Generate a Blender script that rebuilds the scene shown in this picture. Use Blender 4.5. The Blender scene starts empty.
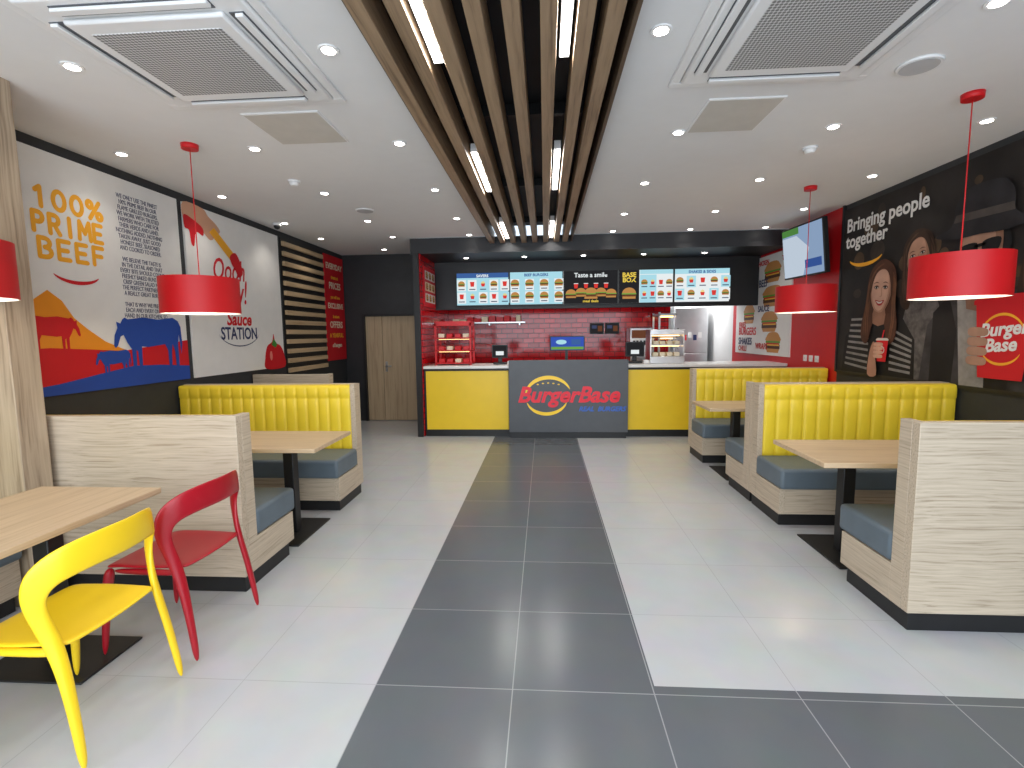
import bpy, bmesh, math, random
from mathutils import Vector, Matrix
from mathutils.geometry import tessellate_polygon
random.seed(4)
scene=bpy.context.scene
COL=scene.collection
try:
    scene.view_settings.view_transform='Standard'
except Exception: pass

# ------------------------------------------------------------ dimensions
XL,XR=-3.52,3.42      # side walls
YF=-1.3               # shopfront
CH=2.92               # ceiling height
YB=8.60               # back wall of dining side
YK=9.30               # kitchen tiled wall

# ------------------------------------------------------------ materials
MATS={}
def nodes_of(m):
    m.use_nodes=True
    nt=m.node_tree; b=nt.nodes['Principled BSDF']; return nt,b
def pbr(name,col,rough=.5,metal=0,var=.04,scale=8,bump=0,bscale=200,emit=0,spec=.5,coat=0):
    if name in MATS: return MATS[name]
    m=bpy.data.materials.new(name); nt,b=nodes_of(m)
    b.inputs['Roughness'].default_value=rough; b.inputs['Metallic'].default_value=metal
    b.inputs['Specular IOR Level'].default_value=spec
    if coat: b.inputs['Coat Weight'].default_value=coat; b.inputs['Coat Roughness'].default_value=.1
    tc=nt.nodes.new('ShaderNodeTexCoord'); n=nt.nodes.new('ShaderNodeTexNoise'); n.inputs['Scale'].default_value=scale
    n.inputs['Detail'].default_value=4
    nt.links.new(tc.outputs['Object'],n.inputs['Vector'])
    r=nt.nodes.new('ShaderNodeValToRGB'); nt.links.new(n.outputs['Fac'],r.inputs['Fac'])
    r.color_ramp.elements[0].position=.3; r.color_ramp.elements[1].position=.7
    lo=[max(0,c*(1-var)) for c in col]; hi=[min(1,c*(1+var)) for c in col]
    r.color_ramp.elements[0].color=(*lo,1); r.color_ramp.elements[1].color=(*hi,1)
    nt.links.new(r.outputs['Color'],b.inputs['Base Color'])
    if emit:
        b.inputs['Emission Color'].default_value=(*col,1); b.inputs['Emission Strength'].default_value=emit
    if bump:
        n2=nt.nodes.new('ShaderNodeTexNoise'); n2.inputs['Scale'].default_value=bscale
        nt.links.new(tc.outputs['Object'],n2.inputs['Vector'])
        bp=nt.nodes.new('ShaderNodeBump'); bp.inputs['Strength'].default_value=bump; bp.inputs['Distance'].default_value=.002
        nt.links.new(n2.outputs['Fac'],bp.inputs['Height']); nt.links.new(bp.outputs['Normal'],b.inputs['Normal'])
    MATS[name]=m; return m
def wood(name,axis,dark,light,across=38,along=1.6,dist=1.2,rough=.45,p0=.32,p1=.68):
    if name in MATS: return MATS[name]
    m=bpy.data.materials.new(name); nt,b=nodes_of(m)
    b.inputs['Roughness'].default_value=rough
    tc=nt.nodes.new('ShaderNodeTexCoord'); mp=nt.nodes.new('ShaderNodeMapping')
    sc=[across]*3; sc['xyz'.index(axis)]=along
    mp.inputs['Scale'].default_value=sc
    # gentle waviness
    nz=nt.nodes.new('ShaderNodeTexNoise'); nz.inputs['Scale'].default_value=3.0; nz.inputs['Detail'].default_value=1
    nt.links.new(tc.outputs['Object'],nz.inputs['Vector'])
    sub=nt.nodes.new('ShaderNodeVectorMath'); sub.operation='SCALE'; sub.inputs['Scale'].default_value=.06*dist
    nt.links.new(nz.outputs['Color'],sub.inputs[0])
    ad=nt.nodes.new('ShaderNodeVectorMath'); ad.operation='ADD'
    nt.links.new(tc.outputs['Object'],ad.inputs[0]); nt.links.new(sub.outputs[0],ad.inputs[1])
    nt.links.new(ad.outputs[0],mp.inputs['Vector'])
    n=nt.nodes.new('ShaderNodeTexNoise'); n.inputs['Scale'].default_value=1; n.inputs['Detail'].default_value=5; n.inputs['Roughness'].default_value=.6
    nt.links.new(mp.outputs[0],n.inputs['Vector'])
    r=nt.nodes.new('ShaderNodeValToRGB'); e=r.color_ramp.elements
    e[0].position=p0; e[0].color=(*dark,1); e[1].position=p1; e[1].color=(*light,1)
    mid=r.color_ramp.elements.new((p0+p1)/2-.03); mid.color=(*[(a*.35+c*.65) for a,c in zip(dark,light)],1)
    nt.links.new(n.outputs['Fac'],r.inputs['Fac']); nt.links.new(r.outputs['Color'],b.inputs['Base Color'])
    MATS[name]=m; return m
def tiles(name,c1,c2,mortar,w,h,msize,rough,plane='xy',off=0.0,phase=(0,0),bump=.2,coat=0):
    if name in MATS: return MATS[name]
    m=bpy.data.materials.new(name); nt,b=nodes_of(m)
    b.inputs['Roughness'].default_value=rough
    if coat: b.inputs['Coat Weight'].default_value=coat
    g=nt.nodes.new('ShaderNodeNewGeometry'); sp=nt.nodes.new('ShaderNodeSeparateXYZ'); cb=nt.nodes.new('ShaderNodeCombineXYZ')
    nt.links.new(g.outputs['Position'],sp.inputs[0])
    for k in range(2):
        ax='XYZ'['xyz'.index(plane[k])]
        a=nt.nodes.new('ShaderNodeMath'); a.operation='ADD'; a.inputs[1].default_value=phase[k]
        nt.links.new(sp.outputs[ax],a.inputs[0]); nt.links.new(a.outputs[0],cb.inputs[k])
    t=nt.nodes.new('ShaderNodeTexBrick'); t.offset=off; t.squash=1
    t.inputs['Scale'].default_value=1; t.inputs['Brick Width'].default_value=w; t.inputs['Row Height'].default_value=h
    t.inputs['Mortar Size'].default_value=msize; t.inputs['Mortar Smooth'].default_value=.1; t.inputs['Bias'].default_value=0
    t.inputs['Color1'].default_value=(*c1,1); t.inputs['Color2'].default_value=(*c2,1); t.inputs['Mortar'].default_value=(*mortar,1)
    nt.links.new(cb.outputs[0],t.inputs['Vector'])
    n=nt.nodes.new('ShaderNodeTexNoise'); n.inputs['Scale'].default_value=5; n.inputs['Detail'].default_value=6
    nt.links.new(g.outputs['Position'],n.inputs['Vector'])
    mx=nt.nodes.new('ShaderNodeMix'); mx.data_type='RGBA'; mx.blend_type='MULTIPLY'; mx.inputs['Factor'].default_value=.18
    nt.links.new(t.outputs['Color'],mx.inputs['A']); nt.links.new(n.outputs['Color'],mx.inputs['B'])
    nt.links.new(mx.outputs['Result'],b.inputs['Base Color'])
    if bump:
        bp=nt.nodes.new('ShaderNodeBump'); bp.inputs['Strength'].default_value=bump; bp.inputs['Distance'].default_value=.002; bp.invert=True
        nt.links.new(t.outputs['Fac'],bp.inputs['Height']); nt.links.new(bp.outputs['Normal'],b.inputs['Normal'])
    MATS[name]=m; return m
def emis(name,col,s):
    if name in MATS: return MATS[name]
    m=bpy.data.materials.new(name); m.use_nodes=True; nt=m.node_tree; nt.nodes.clear()
    e=nt.nodes.new('ShaderNodeEmission'); e.inputs[0].default_value=(*col,1); e.inputs[1].default_value=s
    o=nt.nodes.new('ShaderNodeOutputMaterial'); nt.links.new(e.outputs[0],o.inputs[0]); MATS[name]=m; return m
def flat(name,col,var=.02,scale=8): return pbr('print_'+name,col,rough=.55,var=var,scale=scale,spec=.3)

M_ceil=pbr('ceiling_paint',(.79,.79,.79),.9,var=.01,bump=.05)
M_white=pbr('white_plastic',(.82,.82,.82),.4,var=.01)
M_trim=pbr('charcoal_paint',(.022,.022,.025),.5,var=.1)
M_black=pbr('black_matt',(.009,.009,.010),.45,var=.1)
M_dgrey=pbr('dark_grey_wall',(.030,.032,.035),.6,var=.08)
M_panel=pbr('grey_laminate',(.095,.103,.115),.45,var=.05)
M_yel=pbr('yellow_laminate',(.88,.60,.02),.35,var=.02)
M_yup=pbr('yellow_vinyl',(.90,.66,.035),.42,var=.03,bump=.15,bscale=350)
M_gup=pbr('blue_grey_vinyl',(.115,.15,.18),.45,var=.06,bump=.2,bscale=350)
M_redp=pbr('red_paint',(.60,.005,.010),.4,var=.03)
M_yplas=pbr('yellow_plastic',(.92,.62,.015),.35,var=.01)
M_rplas=pbr('red_plastic',(.38,.005,.015),.35,var=.01)
M_shade=pbr('red_lamp_fabric',(.62,.006,.010),.5,var=.03,bump=.2,bscale=400)
M_steel=pbr('brushed_steel',(.6,.61,.62),.3,metal=1,var=.05)
M_ctop=pbr('white_solid_surface',(.8,.79,.77),.25,var=.02)
W_D,W_L=(.34,.26,.18),(.60,.50,.38)
M_wx=wood('streaked_oak_h','x',W_D,W_L,across=105,along=2.0,dist=.55,p0=.30,p1=.64)
M_wy=wood('streaked_oak_end','y',W_D,W_L,across=105,along=2.0,dist=.4,p0=.30,p1=.64)
M_wz=wood('streaked_oak_v','z',(.24,.17,.11),(.52,.41,.29),across=45,along=1.2,dist=.4)
M_tab=wood('tabletop_oak','x',(.46,.32,.19),(.62,.465,.30),across=40,along=1.0,dist=.5)
M_taby=wood('tabletop_oak_y','y',(.46,.32,.19),(.62,.465,.30),across=40,along=1.0,dist=.5)
M_slat=wood('slat_wood','y',(.17,.11,.065),(.36,.25,.155),across=40,along=1.2,dist=.4)
M_slath=wood('slat_wood_wall','y',(.42,.29,.16),(.62,.45,.27),across=40,along=1.2,dist=.6)
M_door=wood('door_oak','z',(.36,.25,.15),(.54,.40,.25),across=30,along=1.2,dist=.4)
M_flight=tiles('floor_light_tile',(.55,.565,.58),(.535,.55,.565),(.42,.43,.44),.6,.6,.0018,.23,phase=(.745,-.18+.0),bump=.12)
M_fdark=tiles('floor_dark_tile',(.12,.132,.147),(.132,.144,.158),(.33,.34,.35),.6,.6,.0026,.23,phase=(.745,-.18),bump=.12)
M_rtile=tiles('red_metro_tile',(.75,.006,.012),(.48,.003,.008),(.12,.003,.004),.20,.09,.006,.12,plane='xz',off=.5,bump=.4)
M_rtile_s=tiles('red_metro_tile_side',(.75,.006,.012),(.48,.003,.008),(.12,.003,.004),.20,.09,.006,.12,plane='yz',off=.5,bump=.4)
M_wtile=tiles('white_kitchen_tile',(.75,.76,.77),(.72,.73,.74),(.5,.5,.5),.3,.2,.003,.3,plane='xz')
E_led=emis('led_diffuser',(1,.98,.95),9)
E_down=emis('downlight_glow',(1,.95,.86),22)
E_warm=emis('warm_lamp_glow',(1,.62,.25),4)

# ------------------------------------------------------------ mesh builder
class MB:
    def __init__(s,name): s.name=name; s.bm=bmesh.new(); s.mats=[]
    def mi(s,m):
        if m not in s.mats: s.mats.append(m)
        return s.mats.index(m)
    def box(s,x0,x1,y0,y1,z0,z1,m,bev=0,seg=2):
        x0,x1=sorted((x0,x1)); y0,y1=sorted((y0,y1)); z0,z1=sorted((z0,z1))
        i=s.mi(m)
        v=[s.bm.verts.new((x,y,z)) for z in (z0,z1) for y in (y0,y1) for x in (x0,x1)]
        fs=[]
        for q in ((0,2,3,1),(4,5,7,6),(0,1,5,4),(2,6,7,3),(0,4,6,2),(1,3,7,5)):
            f=s.bm.faces.new([v[k] for k in q]); f.material_index=i; fs.append(f)
        if bev:
            es=list({e for f in fs for e in f.edges})
            r=bmesh.ops.bevel(s.bm,geom=es,offset=bev,segments=seg,affect='EDGES',profile=.5)
            for f in r['faces']: f.material_index=i; f.smooth=True
        return v
    def cyl(s,c,z0,z1,r,m,r2=None,seg=32,top=True,bot=True,axis='z',smooth=True):
        i=s.mi(m); r2=r if r2 is None else r2
        def P(a,rr,h):
            x,y=rr*math.cos(a),rr*math.sin(a)
            if axis=='z': return (c[0]+x,c[1]+y,h)
            if axis=='y': return (c[0]+x,h,c[1]+y)
            return (h,c[0]+x,c[1]+y)
        A=[s.bm.verts.new(P(2*math.pi*k/seg,r,z0)) for k in range(seg)]
        B=[s.bm.verts.new(P(2*math.pi*k/seg,r2,z1)) for k in range(seg)]
        for k in range(seg):
            f=s.bm.faces.new((A[k],A[(k+1)%seg],B[(k+1)%seg],B[k])); f.material_index=i; f.smooth=smooth
        if bot: f=s.bm.faces.new(A[::-1]); f.material_index=i
        if top: f=s.bm.faces.new(B); f.material_index=i
    def sphere(s,c,r,m,sc=(1,1,1),u=20,v=12):
        i=s.mi(m); rs=bmesh.ops.create_uvsphere(s.bm,u_segments=u,v_segments=v,radius=r)
        for vv in rs['verts']: vv.co=Vector((vv.co.x*sc[0]+c[0],vv.co.y*sc[1]+c[1],vv.co.z*sc[2]+c[2]))
        for f in {f for vv in rs['verts'] for f in vv.link_faces}: f.material_index=i; f.smooth=True
    def sweep(s,pts,ws,ts,nors,m):
        i=s.mi(m); n=len(pts); rings=[]
        pts=[Vector(p) for p in pts]
        for k in range(n):
            T=(pts[min(k+1,n-1)]-pts[max(k-1,0)]).normalized()
            N=Vector(nors[k]); N=(N-T*N.dot(T)).normalized(); W=N.cross(T)
            w,t=ws[k]/2,ts[k]/2
            rings.append([s.bm.verts.new(pts[k]+W*a*w+N*b*t) for a,b in ((-1,-1),(1,-1),(1,1),(-1,1))])
        for k in range(n-1):
            for j in range(4):
                f=s.bm.faces.new((rings[k][j],rings[k][(j+1)%4],rings[k+1][(j+1)%4],rings[k+1][j])); f.material_index=i; f.smooth=True
        for r in (rings[0][::-1],rings[-1]): f=s.bm.faces.new(r); f.material_index=i
    def text(s,txt,mat4,size,m,align='LEFT',shear=0,off=0,sx=1,space=1,line=1,ext=.0006):
        cu=bpy.data.curves.new('t','FONT'); cu.body=txt; cu.size=size; cu.align_x=align; cu.shear=shear; cu.offset=off
        cu.space_character=space; cu.space_line=line; cu.extrude=ext; cu.resolution_u=3
        ob=bpy.data.objects.new('t',cu); COL.objects.link(ob); bpy.context.view_layer.update()
        dg=bpy.context.evaluated_depsgraph_get(); me=bpy.data.meshes.new_from_object(ob.evaluated_get(dg))
        me.transform(mat4@Matrix.Diagonal((sx,1,1,1)))
        n0=len(s.bm.faces); s.bm.from_mesh(me); s.bm.faces.ensure_lookup_table(); i=s.mi(m)
        for f in s.bm.faces[n0:]: f.material_index=i; f.smooth=False
        bpy.data.objects.remove(ob); bpy.data.curves.remove(cu); bpy.data.meshes.remove(me)
    def finish(s,loc=None,rot=0,sub=0,recalc=True):
        if recalc: bmesh.ops.recalc_face_normals(s.bm,faces=s.bm.faces)
        me=bpy.data.meshes.new(s.name+'_mesh')
        if loc is None:
            vs=[v.co for v in s.bm.verts]
            mn=[min(v[k] for v in vs) for k in range(3)]; mx=[max(v[k] for v in vs) for k in range(3)]
            c=Vector(((mn[0]+mx[0])/2,(mn[1]+mx[1])/2,mn[2])); bmesh.ops.translate(s.bm,verts=s.bm.verts,vec=-c); loc=c
        s.bm.to_mesh(me); s.bm.free()
        for m in s.mats: me.materials.append(m)
        o=bpy.data.objects.new(s.name,me); COL.objects.link(o); o.location=loc; o.rotation_euler=(0,0,rot)
        if sub:
            md=o.modifiers.new('Subdivision','SUBSURF'); md.levels=sub; md.render_levels=sub
        return o
def dup(o,loc,rot=None):
    n=bpy.data.objects.new(o.name.split('.')[0],o.data); COL.objects.link(n); n.location=loc
    n.rotation_euler=o.rotation_euler if rot is None else (0,0,rot)
    for md in o.modifiers:
        q=n.modifiers.new(md.name,md.type)
        if md.type=='SUBSURF': q.levels=md.levels; q.render_levels=md.render_levels
    return n

# flat graphic canvas standing on a real surface
def smooth(pts,n=5):
    out=[]; L=len(pts)
    for i in range(L):
        p0,p1,p2,p3=[Vector((*pts[(i+k)%L],0)) for k in (-1,0,1,2)]
        for j in range(n):
            t=j/n
            q=.5*((2*p1)+(-p0+p2)*t+(2*p0-5*p1+4*p2-p3)*t*t+(-p0+3*p1-3*p2+p3)*t**3)
            out.append((q.x,q.y))
    return out
class Canvas:
    def __init__(s,mb,O,u,v,step=.0012):
        s.mb=mb; s.O=Vector(O); s.u=Vector(u); s.v=Vector(v); s.n=s.u.cross(s.v); s.k=0; s.step=step
    def P(s,a,b,l): return s.O+s.u*a+s.v*b+s.n*(l*s.step)
    def poly(s,pts,m,l=1,sm=0):
        if sm: pts=smooth(pts,sm)
        i=s.mb.mi(m)
        vs=[s.mb.bm.verts.new(s.P(a,b,l)) for a,b in pts]
        for t in tessellate_polygon([[Vector((a,b,0)) for a,b in pts]]):
            try: f=s.mb.bm.faces.new([vs[q] for q in t]); f.material_index=i
            except ValueError: pass
    def rect(s,a0,a1,b0,b1,m,l=1): s.poly([(a0,b0),(a1,b0),(a1,b1),(a0,b1)],m,l)
    def ell(s,a,b,ra,rb,m,l=1,rot=0,n=28,t0=0,t1=360):
        c,sn=math.cos(rot),math.sin(rot); pts=[]
        full=(t1-t0)>=360
        for k in range(n if full else n+1):
            t=math.radians(t0+(t1-t0)*k/n); x,y=ra*math.cos(t),rb*math.sin(t)
            pts.append((a+x*c-y*sn,b+x*sn+y*c))
        s.poly(pts,m,l)
    def arc(s,a,b,ra,rb,t0,t1,w,m,l=1,n=24,rot=0,taper=True):
        c,sn=math.cos(rot),math.sin(rot); o=[];i_=[]
        for k in range(n+1):
            f=k/n; t=math.radians(t0+(t1-t0)*f); ww=w/2*(math.sin(math.pi*f)**.6*.9+.1 if taper else 1)
            for L,d in ((o,1),(i_,-1)):
                x,y=(ra+d*ww)*math.cos(t),(rb+d*ww)*math.sin(t); L.append((a+x*c-y*sn,b+x*sn+y*c))
        s.poly(o+i_[::-1],m,l)
    def strand(s,pts,w,m,l):
        o=[];q=[]; n=len(pts)
        for k in range(n):
            p=Vector(pts[k]); d=(Vector(pts[min(k+1,n-1)])-Vector(pts[max(k-1,0)])).normalized(); nn=Vector((-d.y,d.x))*w/2*(1-abs(2*k/(n-1)-1)**2*.8)
            o.append(tuple(p+nn)); q.append(tuple(p-nn))
        s.poly(o+q[::-1],m,l)
    def stroke(s,pts,w,m,l):
        # constant-width lettering stroke made of joined quads and round dots
        for k in range(len(pts)-1):
            p,q=Vector(pts[k]),Vector(pts[k+1]); d=(q-p).normalized(); nn=Vector((-d.y,d.x))*w/2
            s.poly([tuple(p+nn),tuple(q+nn),tuple(q-nn),tuple(p-nn)],m,l+.01*k)
        for k,p in enumerate(pts): s.ell(p[0],p[1],w/2,w/2,m,l+.3+.01*k,n=14)
    def text(s,txt,a,b,size,m,l=1,rot=0,**k):
        M=Matrix((( *s.u,0),(*s.v,0),(*s.n,0),(0,0,0,1))).transposed(); M.translation=s.P(a,b,l)
        s.mb.text(txt,M@Matrix.Rotation(rot,4,'Z'),size,m,**k)

# chunky rounded capitals drawn as strokes (unit box .6 x 1)
def _arc(cx,cy,rx,ry,a0,a1,n=10): return [(cx+rx*math.cos(math.radians(a0+(a1-a0)*k/n)),cy+ry*math.sin(math.radians(a0+(a1-a0)*k/n))) for k in range(n+1)]
GL={'1':[[(.12,.80),(.32,1),(.32,0)]],'0':[_arc(.3,.5,.26,.5,0,360,20)],'%':[[(.1,0),(.62,1)],_arc(.12,.80,.13,.19,0,360,12),_arc(.60,.20,.13,.19,0,360,12)],
 'P':[[(.06,0),(.06,1),(.3,1)]+_arc(.3,.74,.24,.26,90,-90,8)+[(.06,.48)]],'R':[[(.06,0),(.06,1),(.3,1)]+_arc(.3,.74,.24,.26,90,-90,8)+[(.06,.48)],[(.3,.48),(.56,0)]],
 'I':[[(.3,0),(.3,1)]],'M':[[(.0,0),(.05,1),(.33,.35),(.61,1),(.66,0)]],'E':[[(.54,1),(.06,1),(.06,0),(.54,0)],[(.06,.5),(.46,.5)]],
 'B':[[(.06,0),(.06,1),(.3,1)]+_arc(.3,.76,.22,.24,90,-90,8)+_arc(.3,.26,.26,.26,90,-90,8)+[(.06,0)]],'F':[[(.54,1),(.06,1),(.06,0)],[(.06,.5),(.46,.5)]]}
def chunky(c,word,a0,a1,b,h,w,m,l):
    adv=(a1-a0)/len(word)
    for k,ch in enumerate(word):
        sx=adv*.74/.62 if ch!='I' else adv*.74/.62
        for q,st in enumerate(GL[ch]): c.stroke([(a0+adv*k+adv*.12+x*sx,b+y*h) for x,y in st],w,m,l+.12*q)

# ------------------------------------------------------------ room shell
b=MB('floor')
def fl(x0,x1,y0,y1,m): b.box(x0,x1,y0,y1,-.06,0,m)
SX0,SX1,SY=-.745,.465,2.03
fl(XL-.1,SX0,YF-.1,YB+.1,M_flight)
fl(SX0,SX1,YF-.1,7.5,M_fdark)
fl(SX1,XR+.1,YF-.1,SY,M_fdark)
fl(SX1,XR+.1,SY,7.5,M_flight)
fl(SX0,XR+.1,7.5,11.7,M_panel)
fl(-2.0,SX0,YB+.1,11.7,M_panel)
b.finish(loc=(0,0,0))

OX0,OX1,OY1=-.82,.41,7.265
b=MB('ceiling')
b.box(XL-.1,OX0,YF-.1,OY1,CH,CH+.08,M_ceil); b.box(XL-.1,-1.96,OY1,YB+.1,CH,CH+.08,M_ceil)
b.box(OX1,XR+.1,YF-.1,OY1,CH,CH+.08,M_ceil)
b.box(OX0,OX1,YF-.1,OY1,CH+.14,CH+.2,M_trim)
b.box(OX0-.03,OX0,YF-.1,OY1,CH+.08,CH+.2,M_trim); b.box(OX1,OX1+.03,YF-.1,OY1,CH+.08,CH+.2,M_trim)
b.box(OX0,OX0+.012,YF-.1,OY1,CH-.01,CH+.14,M_trim); b.box(OX1-.012,OX1,YF-.1,OY1,CH-.01,CH+.14,M_trim)
b.finish(loc=(0,0,0))
b=MB('slatted_ceiling_feature')
ns=8; pitch=(OX1-OX0)/ns
M_fas=wood('slat_fascia_dark','y',(.055,.034,.022),(.10,.065,.04),across=40,along=1.2,dist=.4)
for k in range(ns):
    cx=OX0+pitch*(k+.5)
    if k==ns-1: cx-=.035
    b.box(cx-.036,cx+.036,YF+.02,OY1-.005,CH-.10,CH+.06,M_slat,bev=.003,seg=1)
b.box(OX1-.034,OX1-.013,YF+.02,OY1-.005,CH-.10,CH+.10,M_fas,bev=.002,seg=1)
b.box(OX0+.013,OX0+.022,YF+.02,OY1-.005,CH-.06,CH+.10,M_fas,bev=.002,seg=1)
for y in (0.3,1.9,3.5,5.1,6.7): b.box(OX0+.015,OX1-.015,y-.02,y+.02,CH+.06,CH+.135,M_black)
b.finish()
def led(cx,y0,y1):
    b=MB('linear_led_light'); b.box(cx-.024,cx+.024,y0,y1,CH-.06,CH+.0,M_white); b.box(cx-.022,cx+.022,y0+.01,y1-.01,CH-.066,CH-.0605,E_led)
    o=b.finish()
    l=bpy.data.lights.new('led_glow','AREA'); l.shape='RECTANGLE'; l.size=.04; l.size_y=y1-y0-.02; l.energy=8; l.color=(1,.97,.92)
    lo=bpy.data.objects.new('led_glow',l); COL.objects.link(lo); lo.parent=o; lo.location=(0,0,-.012)
for cx in (OX0+pitch*2,OX0+pitch*6):
    for y0 in (-.9,1.55,3.78,6.1): led(cx,y0,y0+1.02)

b=MB('wall_left'); b.box(XL-.12,XL,YF-.1,YB,0,CH,M_dgrey); b.finish(loc=(0,0,0))
b=MB('wall_right'); b.box(XR,XR+.12,YF-.1,6.03,0,CH,M_dgrey); b.box(XR,XR+.12,6.03,9.3,0,CH,M_redp); b.box(XR,XR+.12,9.3,11.6,0,CH,M_ceil); b.finish(loc=(0,0,0))
DX0,DX1,DH=-3.20,-2.22,1.90
b=MB('wall_back'); b.box(DX1+.001,-1.9,YB,YB+.12,0,CH,M_trim); b.box(XL-.12,DX0-.001,YB,YB+.12,0,CH,M_trim); b.box(DX0-.001,DX1+.001,YB,YB+.12,DH+.001,CH,M_trim)
b.finish(loc=(0,0,0))
b=MB('door_1')
b.box(DX0,DX0+.04,YB-.02,YB+.1,0,DH,M_black); b.box(DX1-.04,DX1,YB-.02,YB+.1,0,DH,M_black); b.box(DX0+.04,DX1-.04,YB-.02,YB+.1,DH-.04,DH,M_black)
b.box(DX0+.04,DX1-.04,YB+.08,YB+.1,0,DH-.04,M_black)
mx=DX0+.34
b.box(DX0+.043,mx-.003,YB+.03,YB+.07,.01,DH-.043,M_door,bev=.003); b.box(mx+.003,DX1-.043,YB+.03,YB+.07,.01,DH-.043,M_door,bev=.003)
b.cyl((mx+.06,.98),YB-.03,YB+.03,.012,M_steel,axis='y',seg=12); b.box(mx+.05,mx+.16,YB-.035,YB-.02,.97,.99,M_steel,bev=.004)
b.box(mx+.04,mx+.08,YB+.025,YB+.03,.88,1.06,M_steel)
b.finish(loc=(0,0,0))
b=MB('wall_kitchen_side'); b.box(-1.90,-1.815,7.2,YK,0,2.70,M_black); b.box(-1.815,-1.80,7.24,YK,0,2.70,M_rtile_s); b.box(-1.9,-1.815,7.3,YK,2.7,CH,M_black); b.finish(loc=(0,0,0))
b=MB('wall_kitchen_back'); KO=2.30
b.box(-1.8,KO,YK,YK+.1,0,2.70,M_rtile); b.box(KO,XR,YK,YK+.1,2.15,2.70,M_black)
b.finish(loc=(0,0,0))
b=MB('wall_kitchen_far'); b.box(KO-.1,XR,11.5,11.6,0,CH,M_wtile); b.box(KO-.1,KO,YK+.1,11.5,0,CH,M_wtile); b.box(KO,XR,YK+.1,11.5,2.6,2.66,M_ceil); b.finish(loc=(0,0,0))
# bulkhead over counter
b=MB('ceiling_bulkhead'); b.box(-1.8,XR,7.3,YK,2.70,CH,M_black); b.box(-1.95,XR,7.27,7.3,2.70,CH,M_trim); b.finish(loc=(0,0,0))
# shopfront behind the camera (daylight source)
b=MB('wall_front'); b.box(XL,XR,YF-.1,YF,0,.12,M_trim); b.box(XL,XR,YF-.1,YF,2.78,CH,M_trim)
b.finish(loc=(0,0,0))
gm=bpy.data.materials.new('clear_glazing'); gm.use_nodes=True; nt=gm.node_tree; nt.nodes.clear()
o_=nt.nodes.new('ShaderNodeOutputMaterial'); mx_=nt.nodes.new('ShaderNodeMixShader'); mx_.inputs[0].default_value=.06
t_=nt.nodes.new('ShaderNodeBsdfTransparent'); g_=nt.nodes.new('ShaderNodeBsdfGlossy'); g_.inputs['Roughness'].default_value=.02
nt.links.new(t_.outputs[0],mx_.inputs[1]); nt.links.new(g_.outputs[0],mx_.inputs[2]); nt.links.new(mx_.outputs[0],o_.inputs[0])
wn=4; ww=(XR-XL)/wn
for k in range(wn):
    b=MB('window_%d'%(k+1)); x0=XL+ww*k; x1=x0+ww
    b.box(x0,x0+.04,YF-.09,YF-.01,.12,2.78,M_black); b.box(x1-.04,x1,YF-.09,YF-.01,.12,2.78,M_black)
    b.box(x0+.04,x1-.04,YF-.09,YF-.01,.12,.17,M_black); b.box(x0+.04,x1-.04,YF-.09,YF-.01,2.73,2.78,M_black)
    b.box(x0+.04,x1-.04,YF-.055,YF-.045,.17,2.73,gm); b.finish(loc=(0,0,0))
# timber-clad pier at left
b=MB('column'); b.box(XL,-2.89,2.50,2.66,0,CH,M_wz,bev=.004); b.finish()
# skirting
b=MB('baseboard_left'); b.box(XL,XL+.015,6.4,YB,0,.1,M_black); b.finish()
b=MB('baseboard_right'); b.box(XR-.015,XR,6.4,7.15,0,.1,M_black); b.finish()

# ------------------------------------------------------------ booth seating
def bench(name,L,aisle0,loc,rot,dep=.60,H=1.07):
    b=MB(name); e=.045
    b.box(.001,L-.001,0,.05,.10,H,M_wx,bev=.003)
    if aisle0: c0,c1=e,L-.005; a0,a1=0,e
    else: c0,c1=.005,L-e; a0,a1=L-e,L
    # L-shaped end cheek: tall strip beside the back, low strip under the seat
    b.box(a0,a1,.0505,.135,.10,H,M_wy,bev=.002)
    b.box(a0,a1,.136,dep-.035,.10,.30,M_wy,bev=.002)
    b.box(c0,c1,.05,dep-.038,.10,.298,M_wx)
    b.box(.02,L-.02,.02,dep-.075,0,.10,M_black)
    if aisle0: b.box(-.006,L-.002,.137,dep,.303,.465,M_gup,bev=.026,seg=4)
    else: b.box(.002,L+.006,.137,dep,.303,.465,M_gup,bev=.026,seg=4)
    b.box(c0,c1,.05,.085,.31,H-.012,M_yup)
    n=max(3,round((c1-c0)/.108)); per=10; cols=n*per; i=b.mi(M_yup)
    zs=[.44,.46,.50,.60,.72,.84,.930,.940,.950,.99,1.03,1.052,H-.008]
    zd=[.7,.9,1,1,1,1,1,.90,1,1,.97,.85,.45]
    V=[]
    for z,d in zip(zs,zd):
        row=[]
        for c in range(cols+1):
            u=(c/per)%1; s_=abs(math.sin(math.pi*u))**.26
            if z>.945: s_=.35+.65*s_ if z<1.04 else .8
            row.append(b.bm.verts.new((c0+(c1-c0)*c/cols,.085+(.032+.019*s_)*d,z)))
        V.append(row)
    for r in range(len(zs)-1):
        for c in range(cols):
            f=b.bm.faces.new((V[r][c],V[r][c+1],V[r+1][c+1],V[r+1][c])); f.material_index=i; f.smooth=True
    # close the top lip
    T=[b.bm.verts.new((c0+(c1-c0)*c/cols,.052,H-.006)) for c in range(cols+1)]
    for c in range(cols): f=b.bm.faces.new((V[-1][c],V[-1][c+1],T[c+1],T[c])); f.material_index=i
    return b.finish(loc=loc,rot=rot,recalc=False)
LL=1.735; RL=1.60; G=.012
bench('booth_bench',LL,False,(XL+G,2.70,0),0)                       # left near, back to camera
bench('booth_bench',LL,True,(XL+G+LL,4.62,0),math.pi)               # left, facing camera
bench('booth_bench',LL-.80,False,(XL+G,5.72,0),0)
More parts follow.
